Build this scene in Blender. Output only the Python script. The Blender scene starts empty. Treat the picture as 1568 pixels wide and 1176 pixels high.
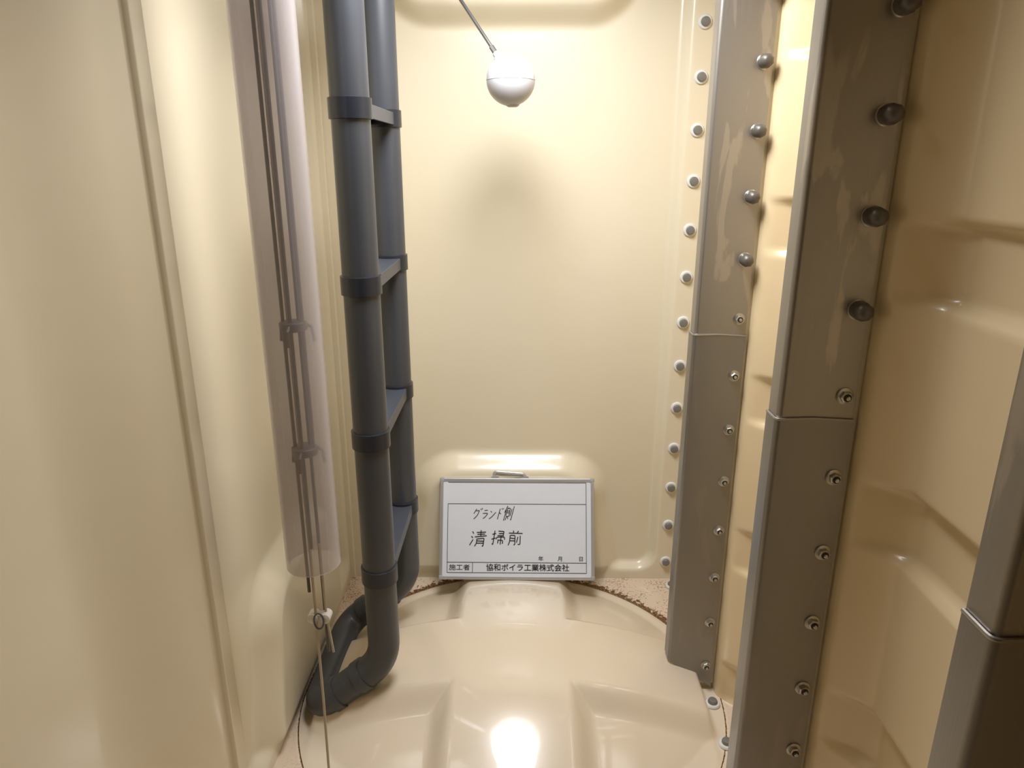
import bpy, bmesh, math, random
from mathutils import Vector, Matrix
random.seed(3)
S = bpy.context.scene
COL = S.collection
S.view_settings.view_transform = 'Standard'
S.view_settings.look = 'None'

# ------------------------------------------------------------------ helpers
def ss(a, b, x):
    t = max(0.0, min(1.0, (x - a) / (b - a)))
    return t * t * (3 - 2 * t)

def rbox(dx, dy, hx, hy, r, w):
    qx, qy = abs(dx) - hx + r, abs(dy) - hy + r
    d = math.hypot(max(qx, 0), max(qy, 0)) + min(max(qx, qy), 0) - r
    return 1 - ss(-w / 2, w / 2, d)

def obj_from(name, verts, faces, mat=None, smooth=True, parent=None):
    me = bpy.data.meshes.new(name)
    me.from_pydata(verts, [], faces)
    me.update()
    o = bpy.data.objects.new(name, me)
    COL.objects.link(o)
    if mat: me.materials.append(mat)
    if smooth:
        me.polygons.foreach_set('use_smooth', [True] * len(me.polygons))
    if parent: o.parent = parent
    return o

def bm_obj(name, bm, mat, smooth=False, parent=None, bevel=0, angle=40):
    me = bpy.data.meshes.new(name)
    bmesh.ops.recalc_face_normals(bm, faces=bm.faces)
    bm.to_mesh(me); bm.free()
    o = bpy.data.objects.new(name, me)
    COL.objects.link(o)
    me.materials.append(mat)
    if smooth:
        me.polygons.foreach_set('use_smooth', [True] * len(me.polygons))
        try: me.set_sharp_from_angle(angle=math.radians(angle))
        except Exception: pass
    if bevel:
        m = o.modifiers.new('bevel', 'BEVEL'); m.width = bevel; m.segments = 3
        m.limit_method = 'ANGLE'; m.angle_limit = math.radians(40)
    if parent: o.parent = parent
    return o

def empty(name, loc=(0, 0, 0), rot=(0, 0, 0)):
    e = bpy.data.objects.new(name, None)
    e.empty_display_size = 0.05
    e.location = loc; e.rotation_euler = rot
    COL.objects.link(e)
    return e

def grid(name, us, vs, f, mat, flip=False):
    nu, nv = len(us), len(vs)
    verts = [f(u, v) for v in vs for u in us]
    faces = []
    for j in range(nv - 1):
        for i in range(nu - 1):
            a = j * nu + i
            q = (a, a + 1, a + 1 + nu, a + nu)
            faces.append(q[::-1] if flip else q)
    return obj_from(name, verts, faces, mat)

def lin(a, b, n): return [a + (b - a) * i / (n - 1) for i in range(n)]

def box(bm, lo, hi):
    c = [(l + h) / 2 for l, h in zip(lo, hi)]
    s = [h - l for l, h in zip(lo, hi)]
    m = Matrix.Translation(c) @ Matrix.Diagonal((*s, 1))
    bmesh.ops.create_cube(bm, size=1, matrix=m)

def lathe(bm, base, axis, prof, seg=24, phase=0.0, loop=False):
    """prof: list of (r, h) along axis"""
    ax = Vector(axis).normalized()
    q = ax.to_track_quat('Z', 'Y').to_matrix()
    rings = []
    for r, h in prof:
        ring = []
        for i in range(seg):
            t = 2 * math.pi * i / seg + phase
            ring.append(bm.verts.new(Vector(base) + q @ Vector((r * math.cos(t), r * math.sin(t), h))))
        rings.append(ring)
    pairs = list(zip(rings[:-1], rings[1:]))
    if loop: pairs.append((rings[-1], rings[0]))
    for a, b in pairs:
        for i in range(seg):
            bm.faces.new((a[i], a[(i + 1) % seg], b[(i + 1) % seg], b[i]))
    if not loop:
        bm.faces.new(rings[0][::-1]); bm.faces.new(rings[-1])

def fillet(pts, rad, n=8):
    out = [Vector(pts[0])]
    for i in range(1, len(pts) - 1):
        p0, p, p1 = Vector(pts[i - 1]), Vector(pts[i]), Vector(pts[i + 1])
        a, b = (p0 - p).normalized(), (p1 - p).normalized()
        r = min(rad, (p0 - p).length * .49, (p1 - p).length * .49)
        A, B = p + a * r, p + b * r
        for k in range(n + 1):
            t = k / n
            out.append(A * (1 - t) ** 2 + p * 2 * t * (1 - t) + B * t * t)
    out.append(Vector(pts[-1]))
    return out

def sweep(bm, pts, rad, seg=24, caps=True):
    pts = [Vector(p) for p in pts]
    tang = []
    for i in range(len(pts)):
        a = pts[max(i - 1, 0)]; b = pts[min(i + 1, len(pts) - 1)]
        tang.append((b - a).normalized())
    up = Vector((0, 0, 1)) if abs(tang[0].z) < .9 else Vector((1, 0, 0))
    n = (up - tang[0] * up.dot(tang[0])).normalized()
    rings = []
    for i, p in enumerate(pts):
        t = tang[i]
        n = (n - t * n.dot(t)).normalized()
        b = t.cross(n)
        r = rad[i] if isinstance(rad, list) else rad
        rings.append([bm.verts.new(p + n * r * math.cos(2 * math.pi * k / seg) + b * r * math.sin(2 * math.pi * k / seg)) for k in range(seg)])
    for a, b in zip(rings[:-1], rings[1:]):
        for i in range(seg):
            bm.faces.new((a[i], a[(i + 1) % seg], b[(i + 1) % seg], b[i]))
    if caps:
        bm.faces.new(rings[0][::-1]); bm.faces.new(rings[-1])

# ------------------------------------------------------------------ materials
def mat_base(name):
    m = bpy.data.materials.new(name); m.use_nodes = True
    nt = m.node_tree
    return m, nt, nt.nodes['Principled BSDF']

def simple(name, col, rough=.5, metal=0, coat=0, noise=.06, scale=30, bump=0):
    m, nt, p = mat_base(name)
    tc = nt.nodes.new('ShaderNodeTexCoord')
    nz = nt.nodes.new('ShaderNodeTexNoise'); nz.inputs['Scale'].default_value = scale
    nz.inputs['Detail'].default_value = 4
    nt.links.new(tc.outputs['Object'], nz.inputs['Vector'])
    r = nt.nodes.new('ShaderNodeValToRGB')
    r.color_ramp.elements[0].position = .3; r.color_ramp.elements[1].position = .7
    r.color_ramp.elements[0].color = (*[c * (1 - noise) for c in col], 1)
    r.color_ramp.elements[1].color = (*[min(1, c * (1 + noise)) for c in col], 1)
    nt.links.new(nz.outputs['Fac'], r.inputs['Fac'])
    nt.links.new(r.outputs['Color'], p.inputs['Base Color'])
    p.inputs['Roughness'].default_value = rough
    p.inputs['Metallic'].default_value = metal
    p.inputs['Coat Weight'].default_value = coat
    if bump:
        b = nt.nodes.new('ShaderNodeBump'); b.inputs['Strength'].default_value = bump
        b.inputs['Distance'].default_value = .002
        nt.links.new(nz.outputs['Fac'], b.inputs['Height'])
        nt.links.new(b.outputs['Normal'], p.inputs['Normal'])
    return m

def frp(name, col, rough=.38, wav=.25, dirt=None, coat=.3, crough=.12):
    m, nt, p = mat_base(name)
    N, L = nt.nodes, nt.links
    tc = N.new('ShaderNodeTexCoord')
    mp = N.new('ShaderNodeMapping'); mp.inputs['Scale'].default_value = (1, 1, .5)
    L.new(tc.outputs['Object'], mp.inputs['Vector'])
    n1 = N.new('ShaderNodeTexNoise'); n1.inputs['Scale'].default_value = 3; n1.inputs['Detail'].default_value = 5
    L.new(mp.outputs['Vector'], n1.inputs['Vector'])
    r = N.new('ShaderNodeValToRGB')
    r.color_ramp.elements[0].position = .3; r.color_ramp.elements[1].position = .7
    r.color_ramp.elements[0].color = (col[0] * .97, col[1] * .955, col[2] * .92, 1)
    r.color_ramp.elements[1].color = (*col, 1)
    L.new(n1.outputs['Fac'], r.inputs['Fac'])
    out = r.outputs['Color']
    if dirt:
        cx, cy, rad = dirt
        sp = N.new('ShaderNodeSeparateXYZ'); L.new(tc.outputs['Object'], sp.inputs[0])
        def math_(op, a, b=None, clamp=False):
            n = N.new('ShaderNodeMath'); n.operation = op; n.use_clamp = clamp
            for i, v in enumerate((a, b)):
                if v is None: continue
                if isinstance(v, (int, float)): n.inputs[i].default_value = v
                else: L.new(v, n.inputs[i])
            return n.outputs[0]
        dx = math_('SUBTRACT', sp.outputs[0], cx); dy = math_('SUBTRACT', sp.outputs[1], cy)
        rr = math_('SQRT', math_('ADD', math_('MULTIPLY', dx, dx), math_('MULTIPLY', dy, dy)))
        n2 = N.new('ShaderNodeTexNoise'); n2.inputs['Scale'].default_value = 70; n2.inputs['Detail'].default_value = 9
        n2.inputs['Roughness'].default_value = .7
        L.new(tc.outputs['Object'], n2.inputs['Vector'])
        back = math_('MULTIPLY', math_('SUBTRACT', sp.outputs[1], 1.5), 3.0, True)
        # hard line at the foot of the dome that frays outwards, heaviest at the far end
        dd = math_('SUBTRACT', rr, rad - .006)
        wid = math_('MULTIPLY', math_('SUBTRACT', n2.outputs['Fac'], .34), math_('ADD', .006, math_('MULTIPLY', back, .125)))
        ring = math_('MULTIPLY', math_('LESS_THAN', dd, wid), math_('GREATER_THAN', dd, -.002))
        n3 = N.new('ShaderNodeTexNoise'); n3.inputs['Scale'].default_value = 170; n3.inputs['Detail'].default_value = 3
        L.new(tc.outputs['Object'], n3.inputs['Vector'])
        n4 = N.new('ShaderNodeTexNoise'); n4.inputs['Scale'].default_value = 14
        L.new(tc.outputs['Object'], n4.inputs['Vector'])
        th = math_('SUBTRACT', .83, math_('MULTIPLY', n4.outputs['Fac'], .44))
        sk = math_('MULTIPLY', math_('GREATER_THAN', n3.outputs['Fac'], th), math_('GREATER_THAN', rr, rad - .004))
        sk = math_('MULTIPLY', sk, math_('ADD', .25, math_('MULTIPLY', back, .75)))
        mk = math_('MAXIMUM', ring, math_('MULTIPLY', sk, .65))
        film = math_('MULTIPLY', math_('GREATER_THAN', rr, rad), .35)
        m0 = N.new('ShaderNodeMixRGB'); L.new(film, m0.inputs['Fac']); L.new(out, m0.inputs[1])
        m0.inputs[2].default_value = (.74, .54, .40, 1)
        rc = N.new('ShaderNodeValToRGB')
        rc.color_ramp.elements[0].position = .42; rc.color_ramp.elements[0].color = (.06, .025, .01, 1)
        rc.color_ramp.elements[1].position = .64; rc.color_ramp.elements[1].color = (.30, .13, .05, 1)
        L.new(n3.outputs['Fac'], rc.inputs['Fac'])
        mx = N.new('ShaderNodeMixRGB'); L.new(mk, mx.inputs['Fac']); L.new(m0.outputs[0], mx.inputs[1])
        L.new(rc.outputs['Color'], mx.inputs[2])
        out = mx.outputs[0]
    L.new(out, p.inputs['Base Color'])
    p.inputs['Roughness'].default_value = rough
    p.inputs['Coat Weight'].default_value = coat
    p.inputs['Coat Roughness'].default_value = crough
    nb = N.new('ShaderNodeTexNoise'); nb.inputs['Scale'].default_value = 7; nb.inputs['Detail'].default_value = 2
    L.new(tc.outputs['Object'], nb.inputs['Vector'])
    b = N.new('ShaderNodeBump'); b.inputs['Strength'].default_value = wav; b.inputs['Distance'].default_value = .006
    L.new(nb.outputs['Fac'], b.inputs['Height']); L.new(b.outputs['Normal'], p.inputs['Normal'])
    L.new(b.outputs['Normal'], p.inputs['Coat Normal'])
    return m

def steel(name, col, rough, stain):
    m, nt, p = mat_base(name)
    N, L = nt.nodes, nt.links
    tc = N.new('ShaderNodeTexCoord')
    mp = N.new('ShaderNodeMapping'); mp.inputs['Scale'].default_value = (20, 20, 4.5)
    L.new(tc.outputs['Object'], mp.inputs['Vector'])
    n1 = N.new('ShaderNodeTexNoise'); n1.inputs['Scale'].default_value = 1; n1.inputs['Detail'].default_value = 6
    n1.inputs['Distortion'].default_value = .6
    L.new(mp.outputs['Vector'], n1.inputs['Vector'])
    r = N.new('ShaderNodeValToRGB')
    r.color_ramp.elements[0].position = .56; r.color_ramp.elements[0].color = (*col, 1)
    r.color_ramp.elements[1].position = .60; r.color_ramp.elements[1].color = (*stain, 1)
    L.new(n1.outputs['Fac'], r.inputs['Fac']); L.new(r.outputs['Color'], p.inputs['Base Color'])
    # fine vertical brushing
    mp2 = N.new('ShaderNodeMapping'); mp2.inputs['Scale'].default_value = (420, 420, 6)
    L.new(tc.outputs['Object'], mp2.inputs['Vector'])
    n2 = N.new('ShaderNodeTexNoise'); n2.inputs['Scale'].default_value = 1; n2.inputs['Detail'].default_value = 3
    L.new(mp2.outputs['Vector'], n2.inputs['Vector'])
    mr = N.new('ShaderNodeMapRange'); mr.inputs['To Min'].default_value = rough - .09; mr.inputs['To Max'].default_value = rough + .09
    L.new(n2.outputs['Fac'], mr.inputs['Value']); L.new(mr.outputs[0], p.inputs['Roughness'])
    b = N.new('ShaderNodeBump'); b.inputs['Strength'].default_value = .15; b.inputs['Distance'].default_value = .0006
    L.new(n2.outputs['Fac'], b.inputs['Height']); L.new(b.outputs['Normal'], p.inputs['Normal'])
    p.inputs['Metallic'].default_value = .75
    return m

CREAM = (.81, .735, .565)
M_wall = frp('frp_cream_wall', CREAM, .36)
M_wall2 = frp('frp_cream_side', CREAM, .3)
M_wallR = frp('frp_ribbed_bounce_tint', (.77, .62, .39), .3)  # cream pushed to ochre: warm bounce light of the near bay put into the colour
M_floor = frp('frp_cream_floor', (.80, .70, .56), .25, .14, (-.02, 1.485, .527), .8, .05)
M_steel_hi = steel('stainless_upper', (.36, .335, .305), .36, (.46, .42, .37))
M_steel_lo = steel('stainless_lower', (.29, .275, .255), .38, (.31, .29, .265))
M_bolt_dark = simple('bolt_cap_grey', (.13, .115, .10), .4, .3)
M_bolt = simple('bolt_stainless', (.5, .48, .44), .28, .9)
M_hole = simple('bolt_socket_dark', (.03, .025, .02), .6)
M_washer = simple('washer_white', (.80, .80, .78), .4)
M_cap = simple('bolt_cap_taupe', (.22, .215, .20), .4, .2)
M_pipe = simple('pvc_grey', (.056, .061, .072), .38, 0, .1, .04, 12)
M_band = simple('pvc_dark_band', (.018, .022, .032), .35, 0, .1)
M_rung = simple('rung_grey', (.06, .068, .088), .4)
M_ball = simple('float_plastic', (.57, .57, .60), .35, 0, .2, .02)
M_rod = simple('rod_steel', (.20, .195, .19), .35, .7)
M_alu = simple('aluminium', (.66, .67, .69), .3, .6, 0, .02)
M_board = simple('whiteboard_face', (.76, .80, .88), .3, 0, .3, .01)
M_ink = simple('ink_black', (.01, .01, .012), .5, 0, 0, 0)
M_corner = simple('corner_plastic', (.38, .39, .41), .45)
M_elec = simple('electrode_rod', (.12, .12, .13), .4, .3)
M_rope = simple('cable_beige', (.5, .44, .34), .6)
M_white = simple('clamp_white', (.75, .73, .68), .4)

m, nt, p = mat_base('clear_pvc_tube')
N, L = nt.nodes, nt.links
tr = N.new('ShaderNodeBsdfTransparent'); tr.inputs[0].default_value = (.97, .96, .97, 1)
p.inputs['Base Color'].default_value = (.66, .62, .63, 1); p.inputs['Roughness'].default_value = .18
lw = N.new('ShaderNodeLayerWeight'); lw.inputs['Blend'].default_value = .35
mr = N.new('ShaderNodeMapRange'); mr.inputs['To Min'].default_value = .28; mr.inputs['To Max'].default_value = .62
L.new(lw.outputs['Facing'], mr.inputs['Value'])
mx = N.new('ShaderNodeMixShader')
L.new(mr.outputs[0], mx.inputs[0]); L.new(tr.outputs[0], mx.inputs[1]); L.new(p.outputs[0], mx.inputs[2])
L.new(mx.outputs[0], nt.nodes['Material Output'].inputs['Surface'])
M_tube = m

# ------------------------------------------------------------------ room shell (water tank)
XL, XR, YB, YF, ZT = -.545, .49, 2.0, -2.0, 2.1

def panel(u, z, hx=.455):
    """outward recess of a 1 m wide panel, u across from its centre"""
    m = rbox(u, z - 1.02, hx, .98, .05, .022)
    b1 = rbox(u, z - .0, .275 + .05 * (1 - ss(0, .3, z)), .40, .12, .07)
    b2 = rbox(u, z - 2.05, .32, .415, .12, .06)
    return m * (.032 - .052 * b1 - .060 * b2)

grid('wall_back', lin(XL, XR, 150), lin(0, ZT, 300),
     lambda x, z: (x, YB + panel(x + .035, z) , z), M_wall)

JL = 1.087
def left_f(y, z):
    if y > JL: d = panel((y - (JL + YB) / 2) * (1.0 / (YB - JL)), z, .474)
    else:
        k = (JL - y) % 1.03                      # distance from the joint nearer the back
        e = min(k, 1.03 - k)
        m = ss(.022, .26, e) * ss(.03, .09, z)
        b = rbox(k - .515, z, .275, .40, .12, .07)
        d = m * (.075 - .05 * b)
    # overlapping lip at the panel joint
    d -= .011 * (ss(JL - .028, JL - .023, y) - ss(JL + .020, JL + .025, y))
    return (XL - d, y, z)
ys = lin(YF, .98, 200) + lin(.985, 1.2, 100) + lin(1.205, YB, 150)
grid('wall_left', ys, lin(0, ZT, 240), left_f, M_wall2, True)

JR = [-1.98, -1.48, -.98, -.48, .02, .49, .99, 1.51, 2.0]
def right_f(y, z):
    dmin = min(abs(y - j) for j in JR)
    rec = .05 * ss(.022, .10, dmin)
    k = (z - .42) / .367
    zz = (k - round(k)) * .367          # distance from groove centre
    g = 1 - ss(.042, .058, abs(zz))
    rec += .021 * g * ss(.03, .075, dmin)
    return (XR + rec, y, z)
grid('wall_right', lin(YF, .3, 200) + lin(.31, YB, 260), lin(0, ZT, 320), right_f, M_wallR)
grid('wall_front', lin(XL - .04, XR + .08, 30), lin(0, ZT, 30), lambda x, z: (x, YF, z), M_wall, True)
grid('ceiling', lin(XL - .09, XR + .1, 30), lin(YF, YB + .05, 30), lambda x, y: (x, y, ZT), M_wall, True)

FC = (-.02, 1.485)
def floor_h(x, y):
    cy = FC[1]
    while y < cy - .515: cy -= 1.03
    dx, dy = x - FC[0], y - cy
    r = math.hypot(dx, dy)
    inside = 1 - ss(.505, .527, r)
    inside *= 1 - ss(.462, .482, abs(dx))
    inside *= 1 - ss(.470, .500, abs(dy))
    h = .022 + .125 * max(0, 1 - (r / .53) ** 2) - .034 * ss(.10, .40, -dy)
    arm = max(1 - ss(.130, .190, abs(dx)), 1 - ss(.110, .170, abs(dy)))
    q = .038 * (1 - arm) * ss(.0, .12, .6 - r)
    return inside * max(0.004, h - q)
grid('floor', lin(XL - .08, XR + .08, 190), lin(YF, .9, 160) + lin(.905, YB + .05, 260),
     lambda x, y: (x, y, floor_h(x, y)), M_floor)

# moulded trim along the corner
bm = bmesh.new()
box(bm, (XL - .004, YB - .012, 0), (XL + .016, YB + .03, ZT))
bm_obj('trim_1', bm, M_wall, False, None, .004)

# ------------------------------------------------------------------ panel bolts
def cap_bolt(bmw, bmc, loc, ax):
    lathe(bmw, loc, ax, [(.0180, 0), (.0180, .003), (.0160, .0055), (.0135, .006)], 20)
    lathe(bmc, loc, ax, [(.0118, .004), (.0118, .010), (.0098, .0135), (.004, .0145)], 16)

e = empty('wall_bolt_row')
bw, bc = bmesh.new(), bmesh.new()
for i in range(16):
    cap_bolt(bw, bc, (.461, YB - .0005, .064 + i * .1294), (0, -1, 0))
bm_obj('washers', bw, M_washer, True, e); bm_obj('caps', bc, M_cap, True, e)
e = empty('floor_bolt_row')
bw, bc = bmesh.new(), bmesh.new()
for i in range(17):
    y = 1.955 - i * .1275
    cap_bolt(bw, bc, (.4745, y, .0015), (0, 0, 1))
bm_obj('washers', bw, M_washer, True, e); bm_obj('caps', bc, M_cap, True, e)

# ------------------------------------------------------------------ stainless reinforcing beams
def beam(y):
    e = empty('steel_reinforcement_beam')
    x0, x1, J, FD = .372, .482, .922, .038
    # folded plate profile in XY : side flange, rounded fold, front plate, wall lip
    def prof(g):
        t = .004
        outer = [(x0 - g, y + FD), (x0 - g, y + .008 - g)]
        for k in range(1, 6):
            a = math.pi / 2 * k / 6
            outer.append((x0 - g + .008 * (1 - math.cos(a)), y - g + .008 * (1 - math.sin(a))))
        outer += [(x0 - g + .008, y - g), (x1, y - g), (x1, y - g + .02)]
        inner = [(x1 - t, y - g + .02), (x1 - t, y - g + t), (x0 - g + .008, y - g + t), (x0 - g + t, y + .010 - g), (x0 - g + t, y + FD)]
        return outer + inner
    def extr(name, g, z0, z1, mat, chamfer=False):
        P = prof(g); bm = bmesh.new(); rings = []
        zs = [z0, z1]
        for z in zs:
            ring = []
            for (px, py) in P:
                zz = z
                if chamfer and z == z0:
                    zz = z0 + .078 * max(0, min(1, (x0 + .070 - px) / .070))
                ring.append(bm.verts.new((px, py, zz)))
            rings.append(ring)
        n = len(P)
        for i in range(n):
            bm.faces.new((rings[0][i], rings[0][(i + 1) % n], rings[1][(i + 1) % n], rings[1][i]))
        bm.faces.new(rings[0][::-1]); bm.faces.new(rings[1])
        bmesh.ops.triangulate(bm, faces=[f for f in bm.faces if len(f.verts) > 4])
        return bm_obj(name, bm, mat, True, e, 0, 50)
    extr('upper_channel', 0, J - .03, ZT - .01, M_steel_hi)
    extr('lower_channel', .003, .010, J, M_steel_lo, True)
    bm = bmesh.new()
    sweep(bm, fillet([(x0 - .002, y + FD, J), (x0 - .002, y - .002, J), (x0 + .05, y - .002, J + .002), (x1, y - .002, J - .001)], .008, 5), .0022, 8)
    bm_obj('lap_weld', bm, M_steel_hi, True, e)
    bm = bmesh.new(); box(bm, (.440, y + .006, .012), (XR + .006, y + .030, ZT - .012))
    bm_obj('panel_joint_rib', bm, M_wall, False, e, .004)
    bcap, bst, bh = bmesh.new(), bmesh.new(), bmesh.new()
    for i in range(-7, 9):
        z = .958 + i * .1262
        loc = (.4645, y - (.0 if z > J else .003), z)
        if i >= 1:
            lathe(bst, loc, (0, -1, 0), [(.0145, 0), (.0145, .002), (.013, .003)], 20)
            lathe(bcap, loc, (0, -1, 0), [(.0125, .002), (.0132, .005), (.0132, .020), (.0122, .025), (.0085, .030), (.004, .032)], 8, .3 + i)
        else:
            lathe(bst, loc, (0, -1, 0), [(.0125, 0), (.0125, .002), (.0105, .003)], 20)
            lathe(bst, loc, (0, -1, 0), [(.009, .003), (.009, .009), (.0075, .0105)], 6, .4 * i)
            lathe(bh, loc, (0, -1, 0), [(.0060, .009), (.0060, .0109)], 14)
            lathe(bst, loc, (0, -1, 0), [(.0033, .009), (.0033, .014), (.0023, .0148)], 12)
    bm_obj('hex_caps', bcap, M_bolt_dark, True, e, 0, 48)
    bm_obj('nuts_and_washers', bst, M_bolt, True, e, 0, 30)
    bm_obj('nut_sockets', bh, M_hole, False, e)
for y in (1.50, .977, .478): beam(y)

# ------------------------------------------------------------------ pvc ladder
e = empty('pvc_ladder')
lx, yf, yr, R = -.315, 1.385, 1.715, .036
bm = bmesh.new()
path = [(lx, yf, 2.06), (lx, yf, .172), (-.482, yf - .012, .044), (-.482, yr - .012, .044), (lx, yr, .172), (lx, yr, 2.06)]
sweep(bm, fillet(path, .055, 10), R, 32)
bm_obj('stiles_and_foot_loop', bm, M_pipe, True, e, 0, 60)
bm = bmesh.new()
for yy in (yf, yr):
    for k in range(6):
        z = .404 + .3225 * k
        if z > 2.04: continue
        lathe(bm, (lx, yy, z - .019), (0, 0, 1), [(R + .0005, 0), (R + .004, .001), (R + .004, .037), (R + .0005, .038)], 32)
bm_obj('clamp_bands', bm, M_band, True, e, 0, 30)
bm = bmesh.new()
for k in range(6):
    z = .404 + .3225 * k
    if z > 2.04: continue
    # channel-section tread: top plate plus two down-turned lips
    box(bm, (lx - .028, yf + R - .006, z + .004), (lx + .028, yr - R + .006, z + .012))
    box(bm, (lx - .028, yf + R - .006, z - .014), (lx - .023, yr - R + .006, z + .006))
    box(bm, (lx + .023, yf + R - .006, z - .014), (lx + .028, yr - R + .006, z + .006))
bm_obj('rungs', bm, M_rung, False, e, .001)
bm = bmesh.new()
d = Vector((-.482 - lx, -.012, .044 - .172)).normalized()
for yy in (yf, yr):
    for s in (.055, .135):
        lathe(bm, Vector((lx, yy, .172)) + d * s, d, [(R, 0), (R + .0035, .001), (R + .0035, .024), (R, .025)], 32)
bm_obj('elbow_sockets', bm, M_pipe, True, e, 0, 30)

# ------------------------------------------------------------------ level electrode in clear tube
e = empty('level_electrode_tube')
tx, ty = -.387, 1.165
bm = bmesh.new()
lathe(bm, (tx, ty, 0), (0, 0, 1), [(.049, .562), (.049, 2.08), (.0455, 2.08), (.0455, .562)], 48, 0, True)
bm_obj('clear_tube', bm, M_tube, True, e, 0, 40)
bm = bmesh.new()
for dx, dy, zb in ((-.014, 0, .50), (.010, .008, .36), (.002, -.012, .60), (.020, -.004, .79)):
    sweep(bm, [(tx + dx, ty + dy, 2.08), (tx + dx, ty + dy, zb)], .0032, 10)
bm_obj('electrode_rods', bm, M_elec, True, e)
bm = bmesh.new()
for z in (1.016, .79, 1.75):
    lathe(bm, (tx + .003, ty, z - .008), (0, 0, 1), [(.020, 0), (.023, .002), (.023, .014), (.020, .016)], 20)
    for a in range(3):
        t = a * 2.094 + .5
        sweep(bm, [(tx + .003 + .018 * math.cos(t), ty + .018 * math.sin(t), z + .004), (tx + .003 + .030 * math.cos(t), ty + .030 * math.sin(t), z - .005), (tx + .003 + .033 * math.cos(t), ty + .033 * math.sin(t), z - .03)], .0032, 8)
bm_obj('spacers', bm, M_elec, True, e, 0, 40)
bm = bmesh.new()
sweep(bm, [(tx - .006, ty, 2.08), (tx - .004, ty - .004, .60), (tx - .004, ty - .006, .45), (tx - .006, ty - .003, .25), (tx - .010, ty, .06), (tx - .012, ty + .01, .006)], .0027, 10)
sweep(bm, [(tx + .012, ty + .004, .60), (tx + .014, ty, .45), (tx + .020, ty + .006, .36)], .0025, 10)
bm_obj('cables', bm, M_rope, True, e)
bm = bmesh.new()
for dx in (-.010, .014):
    lathe(bm, (tx + dx, ty - .014, .447), (0, 1, 0), [(.006, 0), (.010, .002), (.010, .024), (.006, .026)], 18)
box(bm, (tx - .012, ty - .008, .441), (tx + .016, ty + .008, .453))
bm_obj('cable_clamp', bm, M_white, True, e, 0, 40)
bm = bmesh.new()
ring = [(tx + .004 + .009 * math.cos(t), ty - .016, .446 + .017 * math.sin(t)) for t in lin(0, 2 * math.pi, 25)]
sweep(bm, ring, .0018, 8)
bm_obj('clamp_bail', bm, M_elec, True, e)

# ------------------------------------------------------------------ float ball on its arm
e = empty('float_valve')
bx, by, bz, br = -.027, 1.73, 1.454, .055
bm = bmesh.new()
bmesh.ops.create_uvsphere(bm, u_segments=48, v_segments=32, radius=br, matrix=Matrix.Translation((bx, by, bz)))
lathe(bm, (bx, by, bz - .001), (0, 0, 1), [(br - .001, 0), (br + .0005, .0004), (br + .0005, .0016), (br - .001, .002)], 48)
lathe(bm, (bx + .004, by, bz - br - .002), (0, 0, 1), [(.010, 0), (.015, .003), (.017, .008)], 20)
adir = Vector((-.086, .07, .127)).normalized()
a0 = Vector((bx, by, bz)) + Vector((-.50, .1, .86)).normalized() * br
lathe(bm, a0 - adir * .008, adir, [(.013, 0), (.012, .008), (.008, .011), (.008, .020)], 20)
bm_obj('float_ball', bm, M_ball, True, e, 0, 50)
bm = bmesh.new()
a1 = a0 + adir * .33
sweep(bm, [a0, a1], .0040, 12)
bm_obj('float_arm', bm, M_rod, True, e)
bm = bmesh.new()
lathe(bm, a0 + adir * .012, adir, [(.0058, 0), (.0058, .02)], 6)
lathe(bm, a1 - adir * .01, adir, [(.010, 0), (.012, .02)], 12)
yv = YB - .032
lathe(bm, (a1.x, yv, a1.z + .005), (0, -1, 0), [(.030, 0), (.030, .008), (.017, .010), (.017, .03), (.022, .034), (.022, .055), (.014, .06), (.014, max(.065, yv - a1.y + .012))], 24)
bm_obj('valve_body', bm, M_rod, True, e, 0, 40)

# ------------------------------------------------------------------ whiteboard
tilt = -math.atan2(.12, .272)
e = empty('whiteboard', (-.012, 1.852, .0875), (tilt, 0, 0))
W, H, T = .232, .300, .014
bm = bmesh.new(); box(bm, (-W + .006, -.004, .006), (W - .006, .004, H - .006))
bm_obj('writing_panel', bm, M_board, False, e)
bm = bmesh.new(); f = .010
for lo, hi in (((-W, -T / 2, 0), (W, T / 2, f)), ((-W, -T / 2, H - f), (W, T / 2, H)),
               ((-W, -T / 2, f), (-W + f, T / 2, H - f)), ((W - f, -T / 2, f), (W, T / 2, H - f))):
    box(bm, lo, hi)
bm_obj('frame', bm, M_alu, False, e, .002)
bm = bmesh.new()
for sx in (-1, 1):
    for z0 in (-.0015, H - .0125):
        x0 = sx * (W + .0015); x1 = sx * (W - .0125)
        box(bm, (min(x0, x1), -T / 2 - .0015, z0), (max(x0, x1), T / 2 + .0015, z0 + .014))
bm_obj('corner_caps', bm, M_corner, False, e, .004)
bm = bmesh.new()
lw = .0007
def hl(x0, x1, z): box(bm, (x0, -.0048, z - lw), (x1, -.004, z + lw))
def vl(x, z0, z1): box(bm, (x - lw, -.0048, z0), (x + lw, -.004, z1))
hl(-.208, .208, .223); hl(-.208, .208, .050); hl(-.208, .208, .020); hl(-.208, .208, .287)
vl(-.208, .020, .223); vl(.208, .020, .287); vl(-.132, .020, .050)
bm_obj('printed_lines', bm, M_ink, False, e)
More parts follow.
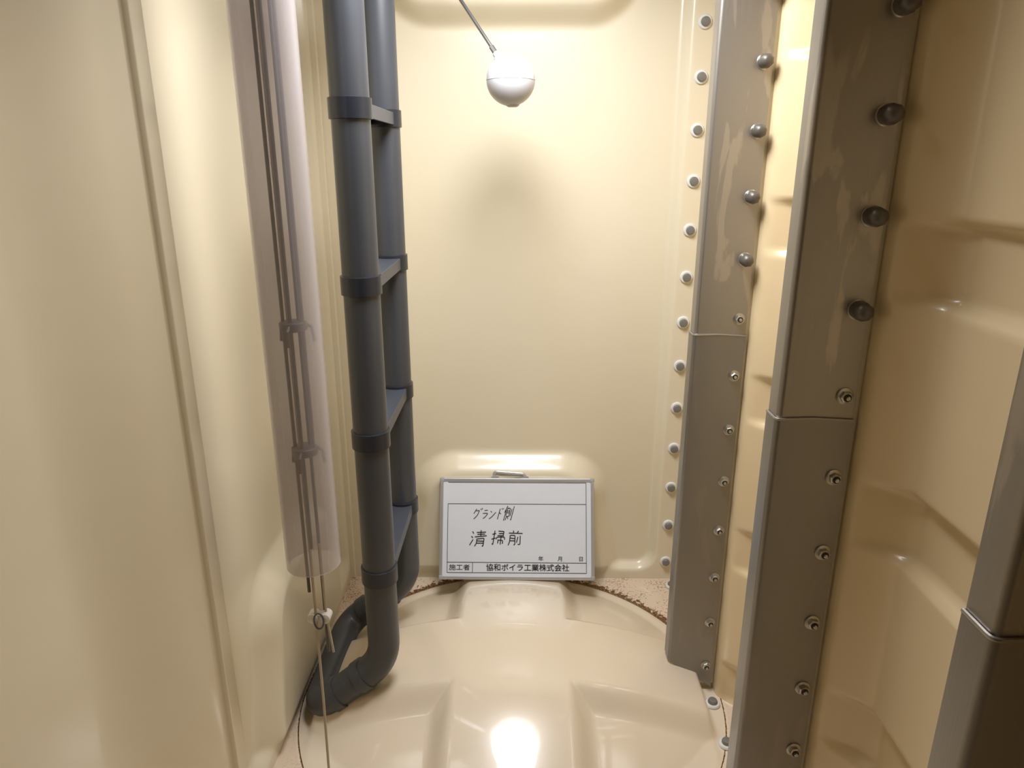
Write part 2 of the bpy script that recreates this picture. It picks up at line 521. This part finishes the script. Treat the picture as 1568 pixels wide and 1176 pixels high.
def text(name, body, x, z, size, sx=1, bold=0.0):
    c = bpy.data.curves.new(name, 'FONT'); c.body = body; c.size = size; c.extrude = .0001
    o = bpy.data.objects.new(name + '_tmp', c); COL.objects.link(o)
    bpy.context.view_layer.update()
    me = bpy.data.meshes.new_from_object(o.evaluated_get(bpy.context.evaluated_depsgraph_get()))
    bpy.data.objects.remove(o)
    for v in me.vertices:
        px, py, pz = v.co
        v.co = (x + px * sx, -.0046 - pz, z + py)
    if bold:      # embolden by overprinting slightly shifted copies
        bm = bmesh.new()
        for k, (ox, oz) in enumerate(((-bold, 0), (bold, 0), (0, bold), (0, -bold))):
            n0 = len(bm.verts); bm.from_mesh(me); bm.verts.ensure_lookup_table()
            for v in bm.verts[n0:]: v.co += Vector((ox, -.00003 * k, oz))
        bm.to_mesh(me); bm.free()
    me.materials.clear(); me.materials.append(M_ink)
    t = bpy.data.objects.new(name, me); COL.objects.link(t); t.parent = e
text('date_mark_year', '年', .064, .0565, .0150, 1.05, .0001)
text('date_mark_month', '月', .122, .0565, .0150, 1.05, .0001)
text('date_mark_day', '日', .184, .0565, .0150, 1.05, .0001)
text('printed_label', '施工者', -.203, .0285, .0185, 1.15, .0001)
text('printed_company', '協和ボイラ工業株式会社', -.092, .0275, .0220, 1.03, .0003)
# marker handwriting as pen strokes
G = {
 'gu': [[(.3,.95),(.1,.5)],[(.25,.8),(.7,.8),(.55,.35),(.2,0)],[(.75,1),(.82,.88)],[(.9,1.02),(.97,.9)]],
 'ra': [[(.25,.9),(.7,.9)],[(.15,.6),(.8,.6),(.65,.25),(.35,0)]],
 'n': [[(.15,.85),(.35,.7)],[(.15,.05),(.5,.25),(.85,.75)]],
 'do': [[(.35,.95),(.33,0)],[(.35,.6),(.65,.42)],[(.6,.95),(.68,.82)],[(.76,1),(.84,.87)]],
 'gawa': [[(.2,1),(.02,.55)],[(.14,.75),(.14,0)],[(.3,.85),(.3,.3)],[(.3,.85),(.58,.85),(.58,.3)],[(.3,.67),(.58,.67)],[(.3,.49),(.58,.49)],[(.3,.3),(.58,.3)],[(.38,.25),(.28,.03)],[(.5,.25),(.6,.05)],[(.74,.8),(.74,.3)],[(.95,.97),(.93,0),(.82,.06)]],
 'sei': [[(.1,.9),(.2,.8)],[(.03,.62),(.15,.54)],[(.03,.05),(.22,.4)],[(.35,.88),(.9,.88)],[(.4,.74),(.85,.74)],[(.3,.6),(.97,.62)],[(.62,1),(.62,.6)],[(.42,.48),(.42,.15),(.34,0)],[(.42,.48),(.84,.48),(.84,0),(.74,.04)],[(.42,.33),(.84,.33)],[(.42,.19),(.84,.19)]],
 'sou': [[(.05,.75),(.33,.78)],[(.2,1),(.2,.02),(.1,.08)],[(.03,.35),(.34,.48)],[(.45,.95),(.85,.95),(.85,.65)],[(.5,.8),(.85,.8)],[(.45,.65),(.85,.65)],[(.4,.35),(.4,.5),(.95,.5),(.93,.38)],[(.5,.33),(.5,.08)],[(.5,.33),(.85,.33),(.85,.1),(.78,.12)],[(.67,.6),(.67,-.02)]],
 'mae': [[(.3,1),(.38,.85)],[(.7,1),(.6,.85)],[(.03,.8),(.97,.82)],[(.15,.65),(.15,.2),(.08,0)],[(.15,.65),(.5,.65),(.5,0),(.42,.04)],[(.15,.46),(.5,.46)],[(.15,.29),(.5,.29)],[(.66,.6),(.66,.2)],[(.86,.68),(.86,0),(.76,.05)]],
}
bm = bmesh.new()
def pen(k, x, z, w, h, r, sh=.12):
    for st in G[k]:
        pts = [(x + (a + random.uniform(-.035, .035)) * w + b * h * sh, -.0043, z + (b + random.uniform(-.035, .035)) * h) for a, b in st]
        sweep(bm, fillet(pts, .003, 3) if len(pts) > 2 else pts, r, 6)
x = -.136
for k, w, h in (('gu', .026, .031), ('ra', .022, .029), ('n', .022, .027), ('do', .022, .033), ('gawa', .027, .042)):
    pen(k, x, .178 - (.003 if k == 'gawa' else 0), w, h, .0011, .25); x += w
pen('sei', -.143, .098, .050, .047, .0014); pen('sou', -.080, .103, .043, .041, .0014); pen('mae', -.029, .102, .043, .042, .0014)
bm_obj('marker_handwriting', bm, M_ink, True, e)
bm = bmesh.new()
sweep(bm, fillet([(-.070, .002, H), (-.070, -.002, H + .020), (.022, -.004, H + .013), (.026, .002, H)], .01, 5), .0050, 12)
box(bm, (-.078, -.006, H - .001), (-.056, .006, H + .006)); box(bm, (.012, -.006, H - .001), (.034, .006, H + .006))
bm_obj('carry_handle', bm, M_alu, True, e, 0, 40)

# ------------------------------------------------------------------ work lamp hung from the ceiling
LP = Vector((.0, 1.28, 1.88))
tl = math.radians(15)
e = empty('work_lamp', LP, (tl, 0, 0))
bm = bmesh.new()
lathe(bm, (0, 0, .004), (0, 0, 1), [(.235, 0), (.242, .004), (.242, .02), (.16, .04), (.06, .055), (.02, .075)], 48)
lathe(bm, (0, 0, 0), (0, 0, 1), [(.238, .01), (.242, .01), (.248, -.085), (.244, -.085)], 48, 0, True)  # unseen hood rim, added to keep lamp light off the near walls
bm_obj('lamp_housing_and_hood', bm, M_band, True, e, 0, 30)
bm = bmesh.new(); sweep(bm, [(0, 0, .07), (0, .03, .14), (0, .056, .206)], .005, 10); bm_obj('lamp_cord', bm, M_band, True, e)
la = bpy.data.lights.new('lamp_light', 'AREA'); la.shape = 'DISK'; la.size = .46; la.energy = 18.5
la.color = (.985, .985, 1.0)
lo = bpy.data.objects.new('lamp_light', la); COL.objects.link(lo); lo.parent = e

w = bpy.data.worlds.new('world'); S.world = w; w.use_nodes = True
w.node_tree.nodes['Background'].inputs[0].default_value = (.9, .95, 1, 1)
w.node_tree.nodes['Background'].inputs[1].default_value = .1

# ------------------------------------------------------------------ camera
cam = bpy.data.cameras.new('camera'); cam.lens = 25.0; cam.sensor_width = 36; cam.clip_start = .01
co = bpy.data.objects.new('camera', cam); COL.objects.link(co)
co.location = (0, 0, 1.28)
co.rotation_euler = (math.radians(72.6), 0, math.radians(.8))
S.camera = co
